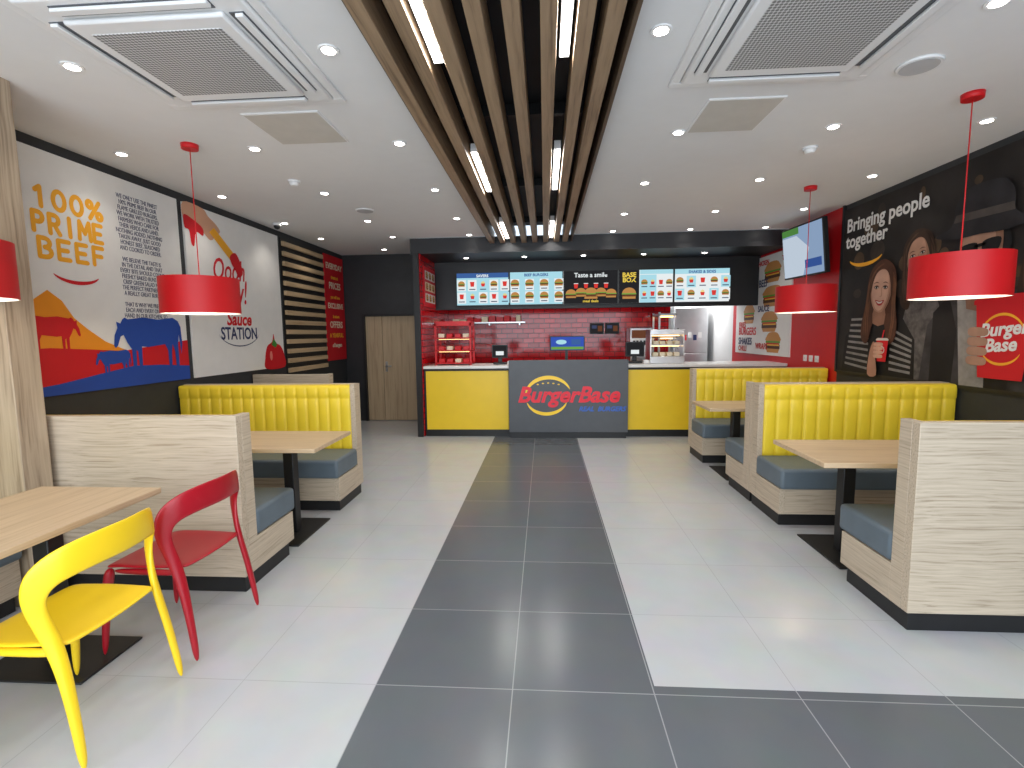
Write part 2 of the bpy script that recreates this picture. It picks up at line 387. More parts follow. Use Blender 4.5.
bench('booth_bench',RL,True,(XR-G-RL,2.48,0),0)
bench('booth_bench',RL,False,(XR-G,4.42,0),math.pi)
bench('booth_bench',RL,True,(XR-G-RL,4.425,0),0)
bench('booth_bench',RL,False,(XR-G,6.30,0),math.pi)
bench('wall_banquette',2.3,False,(XL+G,2.48,0),-math.pi/2)

def table(x0,x1,y0,y1,stems,H=.75,along='x'):
    b=MB('dining_table'); 
    b.box(x0,x1,y0,y1,H-.03,H,M_tab if along=='x' else M_taby,bev=.004)
    for sx,sy in stems:
        b.box(sx-.04,sx+.04,sy-.04,sy+.04,.012,H-.035,M_black,bev=.006)
        if along=='x': b.box(sx-.17,sx+.17,sy-.27,sy+.27,0,.012,M_black,bev=.004); b.box(sx-.04,sx+.04,sy-.22,sy+.22,H-.045,H-.03,M_black)
        else: b.box(sx-.27,sx+.27,sy-.17,sy+.17,0,.012,M_black,bev=.004); b.box(sx-.2,sx+.2,sy-.04,sy+.04,H-.045,H-.03,M_black)
    return b.finish()
table(XL+.03,-1.58,3.24,3.88,[(-1.96,3.62),(-3.1,3.62)])
table(1.62,XR-.03,2.93,3.58,[(2.04,3.42),(3.1,3.42)])
table(1.65,XR-.03,5.03,5.62,[(2.02,5.34),(3.1,5.34)])
table(-2.66,-1.99,.9,2.38,[(-2.32,2.08),(-2.32,1.2)],along='y')

# ------------------------------------------------------------ chairs
def chair(mat,loc,rot):
    b=MB('dining_chair')
    half=[(.240,-.255,0),(.234,-.235,.16),(.226,-.208,.32),(.222,-.178,.45),(.240,-.150,.56),(.254,-.140,.635),(.248,-.160,.705),(.213,-.205,.748),(.13,-.245,.765),(.06,-.263,.770),(0,-.268,.770)]
    pts=half+[(-x,y,z) for x,y,z in half[-2::-1]]
    hw=[.030,.036,.046,.058,.060,.074,.108,.128,.132,.134,.134]; ws=hw+hw[-2::-1]
    ht=[.028,.03,.032,.034,.028,.022,.018,.016,.015,.015,.015]; ts=ht+ht[-2::-1]
    nr=[(.25,-1,0),(.25,-1,0),(.35,-1,0),(.6,-1,0),(1,-.8,0),(1,-.5,.0),(1,-.7,0),(.8,-1,0),(.4,-1,.0),(.15,-1,0),(0,-1,0)]
    nors=nr+[(-x,y,z) for x,y,z in nr[-2::-1]]
    b.sweep(pts,ws,ts,nors,mat)
    for sx in (-1,1):
        b.sweep([(sx*.205,.175,.445),(sx*.212,.192,.36),(sx*.22,.21,.18),(sx*.228,.225,0)],[.058,.046,.036,.027],[.05,.04,.032,.026],[(0,1,0)]*4,mat)
        b.sweep([(sx*.215,-.19,.43),(sx*.214,-.05,.430),(sx*.208,.17,.428)],[.034]*3,[.03]*3,[(0,0,1)]*3,mat)
    # dished seat shell
    n=8; i=b.mi(mat); top=[];bot=[]
    for r in range(n+1):
        rt=[];rb=[]
        for c in range(n+1):
            u=-1+2*c/n; v=-1+2*r/n
            wd=.222-.012*(v<0)*abs(v)
            x=u*wd*(1-.04*v*v*abs(u)); y=v*.215*(1-.05*u*u)
            z=.462-.016*(1-u*u)*(1-v*v*.7)-(.012 if v>.8 else 0)
            rt.append(b.bm.verts.new((x,y,z))); rb.append(b.bm.verts.new((x*.985,y*.985,z-.020)))
        top.append(rt);bot.append(rb)
    def F(*v): f=b.bm.faces.new(v); f.material_index=i; f.smooth=True
    for r in range(n):
        for c in range(n):
            F(top[r][c],top[r][c+1],top[r+1][c+1],top[r+1][c]); F(bot[r][c],bot[r+1][c],bot[r+1][c+1],bot[r][c+1])
    for k in range(n):
        F(top[0][k],bot[0][k],bot[0][k+1],top[0][k+1]); F(top[n][k],top[n][k+1],bot[n][k+1],bot[n][k])
        F(top[k][0],top[k+1][0],bot[k+1][0],bot[k][0]); F(top[k][n],bot[k][n],bot[k+1][n],top[k+1][n])
    return b.finish(loc=loc,rot=rot,sub=2)
chair(M_yplas,(-1.88,1.73,0),math.radians(91))
chair(M_rplas,(-1.88,2.32,0),math.radians(89))

# ------------------------------------------------------------ pendants
def pendant(x,y,zc=1.83,r=.262):
    b=MB('pendant_lamp'); h=.26
    b.cyl((x,y),CH-.035,CH,.055,M_shade,r2=.058)
    b.cyl((x,y),zc+.04,CH-.035,.0035,M_shade,seg=8)
    b.cyl((x,y),zc-h/2,zc+h/2,r,M_shade,top=False,bot=False,seg=64)
    b.cyl((x,y),zc-h/2,zc+h/2,r-.006,M_white,top=False,bot=False,seg=64)
    i=b.mi(M_white)
    for z in (zc-h/2,zc+h/2):
        A=[b.bm.verts.new((x+r*math.cos(t),y+r*math.sin(t),z)) for t in [2*math.pi*k/64 for k in range(64)]]
        B=[b.bm.verts.new((x+(r-.006)*math.cos(t),y+(r-.006)*math.sin(t),z)) for t in [2*math.pi*k/64 for k in range(64)]]
        for k in range(64): f=b.bm.faces.new((A[k],A[(k+1)%64],B[(k+1)%64],B[k])); f.material_index=i
    b.cyl((x,y),zc-.01,zc+.05,.022,M_white,seg=16); b.sphere((x,y,zc-.04),.035,E_warm)
    for a in range(3):
        t=a*2.094; d=Vector((math.cos(t),math.sin(t),0)); p0=Vector((x,y,zc+.04)); p1=p0+d*(r-.004)
        b.sweep([p0,p1],[.006]*2,[.006]*2,[(0,0,1)]*2,M_white)
    o=b.finish(recalc=False)
    l=bpy.data.lights.new('bulb','POINT'); l.energy=4; l.color=(1,.8,.6); l.shadow_soft_size=.04
    lo=bpy.data.objects.new('bulb',l); COL.objects.link(lo); lo.parent=o; lo.location=(0,0,.02)
pendant(-2.57,3.60); pendant(2.57,3.30,1.84,.25); pendant(2.61,5.20,1.83,.27); pendant(-2.68,2.05,1.84)

# ------------------------------------------------------------ ceiling fittings
b=MB('ceiling_downlight'); z=CH
b.cyl((0,0),-.006,0,.048,M_white,r2=.052); b.cyl((0,0),-.0075,-.0062,.033,E_down)
dl0=b.finish(loc=(-1.05,3.72,CH))
def spot(parent,e,col=(1,.93,.84)):
    l=bpy.data.lights.new('downlight_beam','SPOT'); l.energy=e; l.spot_size=math.radians(115); l.spot_blend=.8; l.color=col; l.shadow_soft_size=.05
    lo=bpy.data.objects.new('downlight_beam',l); COL.objects.link(lo); lo.parent=parent; lo.location=(0,0,-.02)
SE=9.5
spot(dl0,SE)
P=[]
for y in (3.72,4.9,6.1,7.10):
    for x in (-1.05,-2.15,-3.2,.95,2.0,3.0):
        if (x,y)!=(-1.05,3.72) : P.append((x,y))
P+=[(-1.05,2.52),(-2.42,2.55),(-3.1,1.6),(1.96,2.42),(3.0,2.5),(.55,2.5),(-1.1,1.0),(1.0,1.0),(2.4,1.2),(-2.4,.9),(-2.6,8.1)]
for p in P: spot(dup(dl0,(p[0],p[1],CH)),SE)
for x in (-1.2,-.3,.6,1.5,2.4): spot(dup(dl0,(x,7.75,2.70)),11)
for x in (-1.2,0,1.2,2.7): spot(dup(dl0,(x,8.75,2.70)),13)  # unseen row added behind the menu header to light the red tile

M_perf=bpy.data.materials.new('perforated_grille'); nt,bs=nodes_of(M_perf)
tc=nt.nodes.new('ShaderNodeTexCoord'); vo=nt.nodes.new('ShaderNodeTexVoronoi'); vo.inputs['Scale'].default_value=55; vo.inputs['Randomness'].default_value=0
nt.links.new(tc.outputs['Object'],vo.inputs['Vector']); rp=nt.nodes.new('ShaderNodeValToRGB'); rp.color_ramp.elements[0].position=.35; rp.color_ramp.elements[0].color=(.18,.18,.18,1); rp.color_ramp.elements[1].position=.5; rp.color_ramp.elements[1].color=(.66,.66,.66,1)
nt.links.new(vo.outputs['Distance'],rp.inputs['Fac']); nt.links.new(rp.outputs['Color'],bs.inputs['Base Color'])
def cassette(cx,cy):
    b=MB('ceiling_air_conditioner'); z=CH
    W=.53
    for s in (-1,1):
        b.box(cx-W,cx+W,cy+s*W,cy+s*(W-.05),z-.018,z,M_white,bev=.004); b.box(cx+s*W,cx+s*(W-.05),cy-W+.05,cy+W-.05,z-.018,z,M_white,bev=.004)
    w=.475
    b.box(cx-w,cx+w,cy-w,cy+w,z-.03,z-.001,M_white,bev=.01)
    b.box(cx-.36,cx+.36,cy-.36,cy+.36,z-.055,z-.03,M_white,bev=.012)
    b.box(cx-.30,cx+.30,cy-.28,cy+.28,z-.058,z-.054,M_perf)
    for s in (-1,1):
        for (x0,x1,y0,y1) in ((cx-.34,cx+.34,cy+s*.375,cy+s*.440),(cx+s*.375,cx+s*.440,cy-.34,cy+.34)):
            b.box(x0,x1,y0,y1,z-.034,z-.029,M_panel)
        b.box(cx-.34,cx+.34,cy+s*.400,cy+s*.436,z-.050,z-.034,M_white,bev=.004); b.box(cx+s*.400,cx+s*.436,cy-.34,cy+.34,z-.050,z-.034,M_white,bev=.004)
    b.finish()
cassette(-1.70,2.50); cassette(1.24,2.50)
def access(x0,x1,y0,y1):
    b=MB('ceiling_access_panel'); m=pbr('panel_offwhite',(.60,.57,.52),.6)
    b.box(x0,x1,y0,y1,CH-.008,CH,M_white,bev=.002); b.box(x0+.012,x1-.012,y0+.012,y1-.012,CH-.010,CH-.008,m); b.finish()
access(-1.90,-1.40,3.15,3.65); access(1.0,1.46,3.22,3.72)
def ring(name,x,y,r,mi):
    b=MB(name); b.cyl((x,y),CH-.012,CH,r,M_white,r2=r+.006); b.cyl((x,y),CH-.014,CH-.0122,r*.88,mi); b.finish()
Mg=pbr('speaker_mesh',(.50,.50,.51),.7); ring('ceiling_speaker',2.0,2.93,.10,Mg); ring('ceiling_speaker',-2.0,5.6,.10,Mg)
for x,y in ((-2.25,4.5),(2.05,4.12)):
    b=MB('smoke_detector'); b.cyl((x,y),CH-.015,CH,.055,M_white); b.cyl((x,y),CH-.045,CH-.015,.03,M_white,r2=.048); b.finish()
b=MB('security_camera'); b.cyl((XL+.22,6.1),CH-.03,CH,.05,M_white); b.sphere((XL+.22,6.1,CH-.035),.04,M_black); b.finish()

# ------------------------------------------------------------ left wall graphics
Fw=flat('white',(.80,.79,.77)); Fo=flat('orange',(.85,.30,.02)); Fr=flat('red',(.60,.012,.02)); Fb=flat('blue',(.02,.07,.36)); Fy=flat('amber',(.90,.42,.03))
Fk=flat('black',(.01,.01,.01)); Fskin=flat('skin',(.62,.34,.22)); Fdb=flat('darkblue',(.03,.04,.12))
ZP0,ZP1=1.12,2.84
def frame(name,y0,y1,bg,x=XL,side=1,z0=ZP0,z1=ZP1):
    b=MB(name)
    if side>0: b.box(x,x+.02,y0,y1,z0,z1,bg); c=Canvas(b,(x+.0205,0,0),(0,1,0),(0,0,1))
    else: b.box(x-.02,x,y0,y1,z0,z1,bg); c=Canvas(b,(x-.0205,0,0),(0,-1,0),(0,0,1))
    return b,c
COW=[(0,.30),(.02,.42),(.06,.50),(.05,.57),(.10,.55),(.13,.60),(.16,.62),(.20,.60),(.40,.63),(.62,.61),(.85,.64),(.93,.60),(.97,.52),(.98,.30),(.955,.16),(.945,.30),(.93,.42),(.91,.30),(.91,.0),(.86,0),(.85,.2),(.82,.30),(.80,.20),(.79,0),(.745,0),(.74,.22),(.70,.30),(.45,.27),(.36,.28),(.35,.0),(.31,0),(.30,.22),(.28,.24),(.27,0),(.225,0),(.22,.25),(.17,.33),(.13,.42),(.09,.40),(.05,.30),(.02,.27)]
def cow(c,a,b,w,h,m,l,flip=False):
    c.poly([(a+((1-x) if flip else x)*w,b+y*h/.64) for x,y in COW],m,l)
b,c=frame('wall_poster',3.02,4.66,Fw)
chunky(c,'100%',3.27,3.82,2.45,.13,.034,Fy,1)
chunky(c,'PRIME',3.25,3.83,2.275,.13,.034,Fy,1)
chunky(c,'BEEF',3.27,3.83,2.10,.13,.034,Fy,1)
c.arc(3.56,2.03,.20,.09,205,335,.028,Fr,1)
txt='WE ONLY USE THE FINEST\n100% PRIME BEEF IN OUR\nFLAME GRILLED BURGERS.\nWE WORK WITH TRUSTED\nFARMERS WHO CARE FOR\nTHEIR HERDS AND LAND.\nNOTHING ADDED, NOTHING\nTAKEN AWAY. JUST GOOD\nHONEST BEEF, SEASONED\nAND COOKED TO ORDER.\n\nWE BELIEVE THE TASTE IS\nIN THE DETAIL AND THAT\nEVERY BITE SHOULD COUNT\nFRESHLY BAKED BUNS AND\nCRISP GREEN SALAD MAKE\nTHE PERFECT PARTNERS TO\nA REALLY GREAT BURGER.\n\nTHAT IS WHY WE PREPARE\nEACH AND EVERY ONE BY\nHAND IN OUR KITCHEN, SO\nYOU CAN ENJOY THE BEST'
c.text(txt,4.19,2.68,.052,Fdb,1,align='CENTER',line=.90,sx=.70)
c.poly([(3.02,1.60),(3.1,1.64),(3.22,1.80),(3.32,1.87),(3.42,1.80),(3.50,1.68),(3.60,1.60),(3.75,1.50),(3.9,1.44),(4.2,1.34),(4.66,1.30),(4.66,1.12),(3.02,1.12)],Fo,1)
cow(c,3.12,1.43,.42,.26,Fr,3,flip=True)
c.poly([(3.02,1.45),(3.3,1.46),(3.62,1.44),(3.9,1.42),(4.3,1.46),(4.66,1.50),(4.66,1.12),(3.02,1.12)],Fr,2)
c.poly([(3.02,1.12),(3.02,1.17),(3.35,1.20),(3.7,1.25),(4.0,1.29),(4.3,1.28),(4.66,1.25),(4.66,1.12)],Fb,3)
cow(c,3.82,1.25,.78,.46,Fb,4); cow(c,3.64,1.23,.34,.20,Fb,5)
b.finish(loc=(0,0,0),recalc=False)

b,c=frame('wall_poster',4.74,6.46,Fw)
# hand dipping a fry into sauce (flat print)
c.poly([(4.74,2.84),(4.74,2.66),(4.88,2.60),(5.00,2.60),(5.10,2.54),(5.17,2.57),(5.13,2.64),(5.22,2.62),(5.28,2.66),(5.22,2.72),(5.10,2.78),(5.02,2.84)],Fskin,1,sm=4)
c.poly([(4.74,2.60),(4.80,2.58),(4.82,2.46),(4.86,2.44),(4.90,2.58),(5.0,2.56),(5.0,2.64),(4.86,2.70),(4.74,2.72)],Fr,2,sm=4)
c.poly([(5.10,2.62),(5.18,2.68),(5.58,2.40),(5.50,2.32)],Fy,3)
c.poly([(5.42,2.42),(5.52,2.47),(5.60,2.38),(5.64,2.26),(5.56,2.20),(5.50,2.28),(5.44,2.34)],Fr,4,sm=4)
c.text('Oooh',5.10,2.14,.33,Fr,1,shear=.3,off=.003,sx=.72,rot=.05)
c.text('Saucy!',5.02,1.87,.38,Fr,1,shear=.3,off=.003,sx=.70,rot=.06)
c.text('Sauce',5.52,1.66,.20,Fr,1,align='CENTER',shear=.2,off=.006)
c.text('STATION',5.52,1.50,.19,Fdb,1,align='CENTER',off=.004,sx=.86)
c.arc(5.52,1.62,.4,.20,200,340,.012,Fdb,1)
c.poly([(6.02,1.12),(6.0,1.25),(6.06,1.40),(6.18,1.46),(6.22,1.56),(6.26,1.45),(6.38,1.40),(6.46,1.28),(6.46,1.12)],Fr,1,sm=4)
c.poly([(6.16,1.42),(6.22,1.50),(6.30,1.42),(6.25,1.38)],flat('green',(.05,.25,.04)),2)
c.ell(6.14,1.28,.03,.06,flat('pink',(.8,.25,.2)),2)
b.finish(loc=(0,0,0),recalc=False)

b=MB('slatted_wall_panel'); b.box(XL,XL+.012,6.54,7.78,1.0,2.84,M_black)
for k in range(14): z=1.03+k*.131; b.box(XL+.012,XL+.045,6.56,7.76,z,z+.062,M_slath,bev=.003)
b.finish()
b,c=frame('wall_poster',7.84,8.57,Fr)
Fcream=flat('cream',(.85,.75,.55))
for k,(t,s_) in enumerate((('EVERYDAY',.13),('treats at',.08),('PRICES',.15),('you will love',.07),('EXCLUSIVE',.12),('in store',.08),('OFFERS',.15),('A YEARFULL',.10),('of burgers',.09))):
    c.text(t,8.2,2.62-k*.16,s_,[Fcream,Fy][k%2],1,align='CENTER',off=.003)
b.finish(loc=(0,0,0),recalc=False)

# ------------------------------------------------------------ right wall mural (u=-Y)
b,c=frame('wall_mural',2.2,6.0,flat('mural_dark',(.018,.015,.014),.5,2.5),x=XR,side=-1,z0=1.06,z1=2.86)
mk=lambda n,col,var=.22,scale=9: flat(n,col,var,scale)
hair1=mk('brown_hair',(.075,.028,.015)); hair1b=mk('brown_hair_light',(.15,.065,.032)); hair2=mk('brown_hair_dark',(.035,.018,.011)); hair2b=mk('dark_hair_light',(.08,.042,.026))
sk1=mk('skin_light',(.56,.33,.24),.14,7); sk1s=mk('skin_light_shade',(.42,.22,.15),.12,7); sk2=mk('skin_shadow',(.26,.13,.085),.15); sk3=mk('skin_rose',(.40,.225,.155),.18,7); sk3s=mk('skin_rose_shade',(.28,.15,.095),.15)
lip=mk('lips',(.36,.025,.03)); wh=mk('offwhite',(.62,.59,.55),.04); tw=mk('textwhite',(.78,.77,.75),.02); dk=mk('softblack',(.008,.008,.009)); glow=mk('bokeh',(.075,.045,.025)); glow2=mk('bokeh2',(.038,.028,.022)); strp=mk('grey_stripe',(.24,.23,.22)); whk=mk('shirt_white',(.30,.28,.26),.25)
def U(y): return -y
for k in range(34):
    y=random.uniform(2.4,5.7); z=random.uniform(1.7,2.78); c.ell(U(y),z,random.uniform(.03,.12),random.uniform(.03,.12),random.choice([glow,glow2,glow2]),1+.02*k)
for k,t in enumerate(('Bringing people','together')):
    c.text(t,U(5.93),2.60-k*.175,.200,tw,6,off=.0045,sx=.96)
c.arc(U(5.58),2.31,.28,.10,200,340,.04,Fy,6)
def face(y,z,w,h,sk,sks,hair,hl,l,tilt=0,long=True,smile=True,glasses=False):
    u=U(y); C,S=math.cos(tilt),math.sin(tilt)
    def T(a,b_): return (u+(a*C-b_*S)*w,z+(a*S+b_*C)*h)
    def pl(p,m,ll,sm=4): c.poly([T(*q) for q in p],m,ll,sm=sm)
    if long:
        pl([(-.42,.50),(-.58,.2),(-.62,-.3),(-.74,-.8),(-.70,-1.15),(-.42,-1.25),(-.2,-.7),(.2,-.7),(.42,-1.2),(.70,-1.1),(.74,-.75),(.62,-.3),(.58,.2),(.42,.52),(0,.68)],hair,l)
        for k in range(20):
            s_=random.choice((-1,1)); a=random.uniform(.40,.58); e=random.uniform(-.05,.12)
            c.strand([T(s_*(a-.12),.42-.3*(a-.4)),T(s_*a,.1),T(s_*(a+.02+e*.3),-.3),T(s_*(a+e),-.7),T(s_*(a-.05+e),-1.08)],.02*w*random.uniform(.8,2),hl,l+.2+.03*k)
    else: pl([(-.5,.3),(-.52,-.1),(.52,-.1),(.5,.3),(.3,.6),(0,.66),(-.3,.6)],hair,l)
    pl([(-.2,-.35),(-.24,-.78),(.24,-.78),(.2,-.35)],sk2,l+1,sm=2)
    pl([(-.42,.25),(-.43,-.05),(-.34,-.32),(-.15,-.50),(.13,-.50),(.33,-.32),(.43,-.05),(.42,.25),(.25,.47),(-.25,.47)],sks,l+2)
    pl([(-.36,.24),(-.38,-.05),(-.29,-.29),(-.13,-.46),(.06,-.46),(.22,-.28),(.30,-.04),(.28,.25),(.16,.42),(-.22,.42)],sk,l+2.4)
    pl([(.34,.36),(.42,.20),(.43,-.05),(.33,-.32),(.13,-.50),(.30,-.25),(.38,.05)],sk2,l+3)
    if long:
        pl([(-.46,.3),(-.30,.52),(0,.62),(.32,.52),(.47,.2),(.46,-.25),(.38,.10),(.26,.36),(.05,.46),(-.2,.38),(-.34,.18),(-.40,-.05),(-.47,-.3)],hair,l+4)
        for k in range(6): c.strand([T(-.02+.02*k,.58),T(-.2-.03*k,.50-.02*k),T(-.38-.01*k,.28),T(-.45,.0)],.015*w,hl,l+4.2+.03*k)
    if glasses:
        pl([(-.40,.12),(-.06,.12),(-.08,-.06),(-.2,-.1),(-.36,-.04)],dk,l+5); pl([(.06,.12),(.40,.12),(.36,-.04),(.2,-.1),(.08,-.06)],dk,l+5); pl([(-.1,.1),(.1,.1),(.1,.06),(-.1,.06)],dk,l+5,2)
    else:
        for s in (-1,1):
            pl([(s*.07,.06),(s*.18,.10),(s*.30,.05),(s*.18,.0)],sk2,l+4.6,3)
            pl([(s*.10,.04),(s*.18,.065),(s*.26,.045),(s*.18,.02)],wh,l+5,3); q=T(s*.18,.044); c.ell(q[0],q[1],.036*w,.028*w,dk,l+5.5)
            pl([(s*.08,.045),(s*.17,.085),(s*.29,.055),(s*.17,.066)],dk,l+5.7,3)
            pl([(s*.07,.14),(s*.18,.175),(s*.31,.13),(s*.18,.155)],hair,l+6,3)
    pl([(.01,.04),(.03,.04),(.08,-.12),(.03,-.165),(-.04,-.155),(.03,-.13)],sks,l+4,3)
    if smile:
        pl([(-.19,-.24),(-.1,-.245),(0,-.26),(.1,-.245),(.18,-.24),(.1,-.34),(0,-.365),(-.1,-.34)],lip,l+5,3); pl([(-.14,-.26),(0,-.28),(.13,-.26),(.08,-.305),(0,-.32),(-.08,-.305)],wh,l+6,3)
    else: pl([(-.13,-.29),(-.05,-.26),(0,-.275),(.05,-.26),(.13,-.29),(0,-.34)],lip,l+5,3)
# bodies
c.poly([(U(5.9),1.06),(U(5.85),1.45),(U(5.62),1.68),(U(5.30),1.72),(U(5.0),1.66),(U(4.80),1.42),(U(4.78),1.06)],dk,4)
for k in range(9): c.poly([(U(5.84-.01*k),1.14+.06*k),(U(5.45),1.10+.065*k),(U(5.45),1.125+.065*k),(U(5.84-.01*k),1.165+.06*k)],strp,5)
for k in range(7): c.poly([(U(5.12),1.12+.065*k),(U(4.83),1.10+.05*k),(U(4.83),1.125+.05*k),(U(5.12),1.145+.065*k)],strp,5)
c.poly([(U(5.05),1.06),(U(5.0),1.5),(U(4.92),1.80),(U(4.6),1.85),(U(4.45),1.5),(U(4.45),1.06)],mk('grey_knit',(.11,.10,.095),.5,14),3)
c.poly([(U(4.72),1.06),(U(4.66),1.55),(U(4.45),1.80),(U(4.2),1.84),(U(3.85),1.80),(U(3.55),1.55),(U(3.5),1.06)],mk('black_leather',(.035,.032,.034),.6,6),4)
c.poly([(U(4.36),1.80),(U(4.28),1.06),(U(4.04),1.06),(U(4.02),1.78)],whk,4.5)
c.poly([(U(4.60),1.66),(U(4.44),1.80),(U(4.34),1.5),(U(4.36),1.06),(U(4.6),1.06)],dk,4.8)
c.poly([(U(4.08),1.78),(U(3.92),1.80),(U(3.80),1.5),(U(3.86),1.06),(U(4.05),1.06)],dk,4.8)
face(4.82,2.18,.33,.36,sk3,sk3s,hair2,hair2b,6,tilt=.14)
face(5.28,1.92,.36,.44,sk1,sk1s,hair1,hair1b,14,tilt=-.06)
face(4.17,2.12,.44,.56,sk3,sk3s,dk,dk,6,tilt=.05,long=False,glasses=True)
c.poly([(U(4.35),1.94),(U(4.33),1.84),(U(4.2),1.82),(U(4.05),1.84),(U(4.0),1.96),(U(4.08),1.92),(U(4.18),1.935),(U(4.28),1.92)],hair2,9,sm=3)
c.poly([(U(4.62),2.30),(U(4.45),2.36),(U(4.42),2.52),(U(4.32),2.62),(U(4.15),2.64),(U(3.98),2.61),(U(3.90),2.50),(U(3.88),2.36),(U(3.72),2.28),(U(3.95),2.24),(U(4.17),2.25),(U(4.4),2.25)],mk('hat_felt',(.020,.019,.022),.4,5),16,sm=4)
c.poly([(U(4.43),2.38),(U(4.41),2.44),(U(3.90),2.43),(U(3.89),2.37)],mk('hat_band',(.07,.058,.052)),17)
face(3.60,2.20,.36,.46,sk3,sk3s,hair2,hair2b,6,tilt=.1)
face(2.85,1.95,.42,.5,sk1,sk1s,hair1,hair1b,6,tilt=-.1)
c.poly([(U(3.3),1.06),(U(3.25),1.5),(U(3.0),1.66),(U(2.6),1.66),(U(2.35),1.4),(U(2.3),1.06)],Fr,4)
# hands + cups
def cup(y,z0,h,w,l,label):
    u=U(y); c.poly([(u-w*.38,z0),(u+w*.38,z0),(u+w*.5,z0+h),(u-w*.5,z0+h)],Fr,l)
    c.poly([(u-w*.54,z0+h),(u+w*.54,z0+h),(u+w*.54,z0+h*1.06),(u+w*.4,z0+h*1.12),(u-w*.4,z0+h*1.12),(u-w*.54,z0+h*1.06)],wh if not label else Fr,l+1)
    c.poly([(u-.01,z0+h*1.1),(u+.008,z0+h*1.1),(u+.03,z0+h*1.5),(u+.012,z0+h*1.5)],Fr,l+1)
    if label:
        c.text('Burger\n Base',u-w*.38,z0+h*.56,w*.29,tw,l+2,off=.004,shear=.2,line=.85,rot=.08)
        c.arc(u,z0+h*.50,w*.40,h*.36,20,160,.02,Fy,l+2); c.arc(u,z0+h*.42,w*.34,h*.22,200,340,.02,Fy,l+2)
    else: c.arc(u,z0+h*.55,w*.22,h*.16,0,360,.01,wh,l+2,taper=False)
cup(5.20,1.20,.21,.17,24,False)
for k in range(4): c.poly([(U(5.31),1.235+.04*k),(U(5.20),1.235+.04*k),(U(5.18),1.25+.04*k),(U(5.20),1.268+.04*k),(U(5.31),1.268+.04*k)],sk1,27,sm=3)
c.poly([(U(5.40),1.06),(U(5.38),1.30),(U(5.32),1.40),(U(5.29),1.24),(U(5.26),1.06)],sk1s,26,sm=3)
cup(3.90,1.14,.56,.48,24,True)
for k in range(4): c.poly([(U(4.18),1.24+.075*k),(U(4.04),1.235+.075*k),(U(4.01),1.265+.075*k),(U(4.04),1.297+.075*k),(U(4.18),1.30+.075*k)],sk3,27,sm=3)
b.finish(loc=(0,0,0),recalc=False)
b=MB('trim_1'); b.box(XR-.03,XR,6.0,6.03,1.04,CH,M_black); b.box(XR-.025,XR,2.2,6.0,1.03,1.06,M_black); b.finish()
# light switches / sockets on the red return
b=MB('wall_switch')
for k in range(3): b.box(XR-.012,XR,6.42+.14*k,6.50+.14*k,1.12,1.20,M_white,bev=.003); b.box(XR-.016,XR-.012,6.445+.14*k,6.475+.14*k,1.145,1.175,M_ctop)
b.finish()

# burger print on kitchen right wall
def burger(c,a,b_,w,h,l):
    c.poly([(a-.5*w,b_+.12*h),(a-.46*w,b_+.34*h),(a-.25*w,b_+.52*h),(a+.25*w,b_+.52*h),(a+.46*w,b_+.34*h),(a+.5*w,b_+.12*h)],BUN,l,sm=3)
    c.rect(a-.52*w,a+.52*w,b_+.02*h,b_+.12*h,GRN,l+1); c.rect(a-.47*w,a+.47*w,b_-.04*h,b_+.03*h,TOM,l+2)
    c.rect(a-.5*w,a+.5*w,b_-.24*h,b_-.04*h,PAT,l+1); c.rect(a-.4*w,a+.46*w,b_-.10*h,b_-.04*h,CHE,l+2)
    c.poly([(a-.48*w,b_-.24*h),(a+.48*w,b_-.24*h),(a+.40*w,b_-.42*h),(a-.40*w,b_-.42*h)],BUN,l+1)
BUN,GRN,TOM,PAT,CHE=[flat(n,k) for n,k in (('bun',(.55,.26,.08)),('lettuce',(.12,.32,.04)),('tomato',(.55,.03,.02)),('patty',(.09,.035,.015)),('cheese',(.9,.5,.05)))]
b,c=frame('wall_poster',7.15,9.1,Fw,x=XR,side=-1,z0=1.15,z1=2.66)
for y,z,w in ((7.75,2.38,.5),(7.72,2.02,.62),(7.8,1.64,.5),(8.55,1.78,.40),(7.65,1.33,.45)): burger(c,U(y),z,w,.32,1)
for k,(t,y,z,s_) in enumerate((('BURGERS',8.95,1.46,.17),('SHAKES',8.95,1.30,.16),('FRIES',8.95,1.58,.13),('CHICKEN',8.3,2.53,.10),('BEEF',8.2,2.2,.16),('WRAPS',8.25,1.24,.13),('TASTE',7.45,2.52,.1),('SAUCE',8.2,1.82,.13),('CHILLI',8.95,1.19,.12),('VEGGIE',7.5,1.80,.1))): c.text(t,U(y),z,s_,[Fr,Fdb,TOM][k%3],4,off=.003)
b.finish(loc=(0,0,0),recalc=False)

# wall TV
b=MB('wall_television')
b.box(-.06,0,-.43,.43,-.32,.32,M_black,bev=.006)
c=Canvas(b,(-.0605,0,0),(0,-1,0),(0,0,1))
c.rect(-.415,.415,-.30,.30,emis('tv_sky',(.30,.42,.62),.8),1); c.poly([(-.415,-.30),(.0,-.30),(.15,.02),(-.1,.20),(-.415,.20)],emis('tv_pale',(.62,.72,.84),.8),2); c.rect(-.415,-.05,.22,.30,emis('tv_green',(.12,.35,.08),.6),3); c.rect(.05,.38,-.22,-.12,emis('tv_blue',(.05,.12,.4),.7),3)
b.box(0,.14,-.03,.03,-.03,.03,M_black)
o=b.finish(loc=(XR-.165,6.50,2.51)); o.rotation_euler=(0,math.radians(-6),math.radians(4))

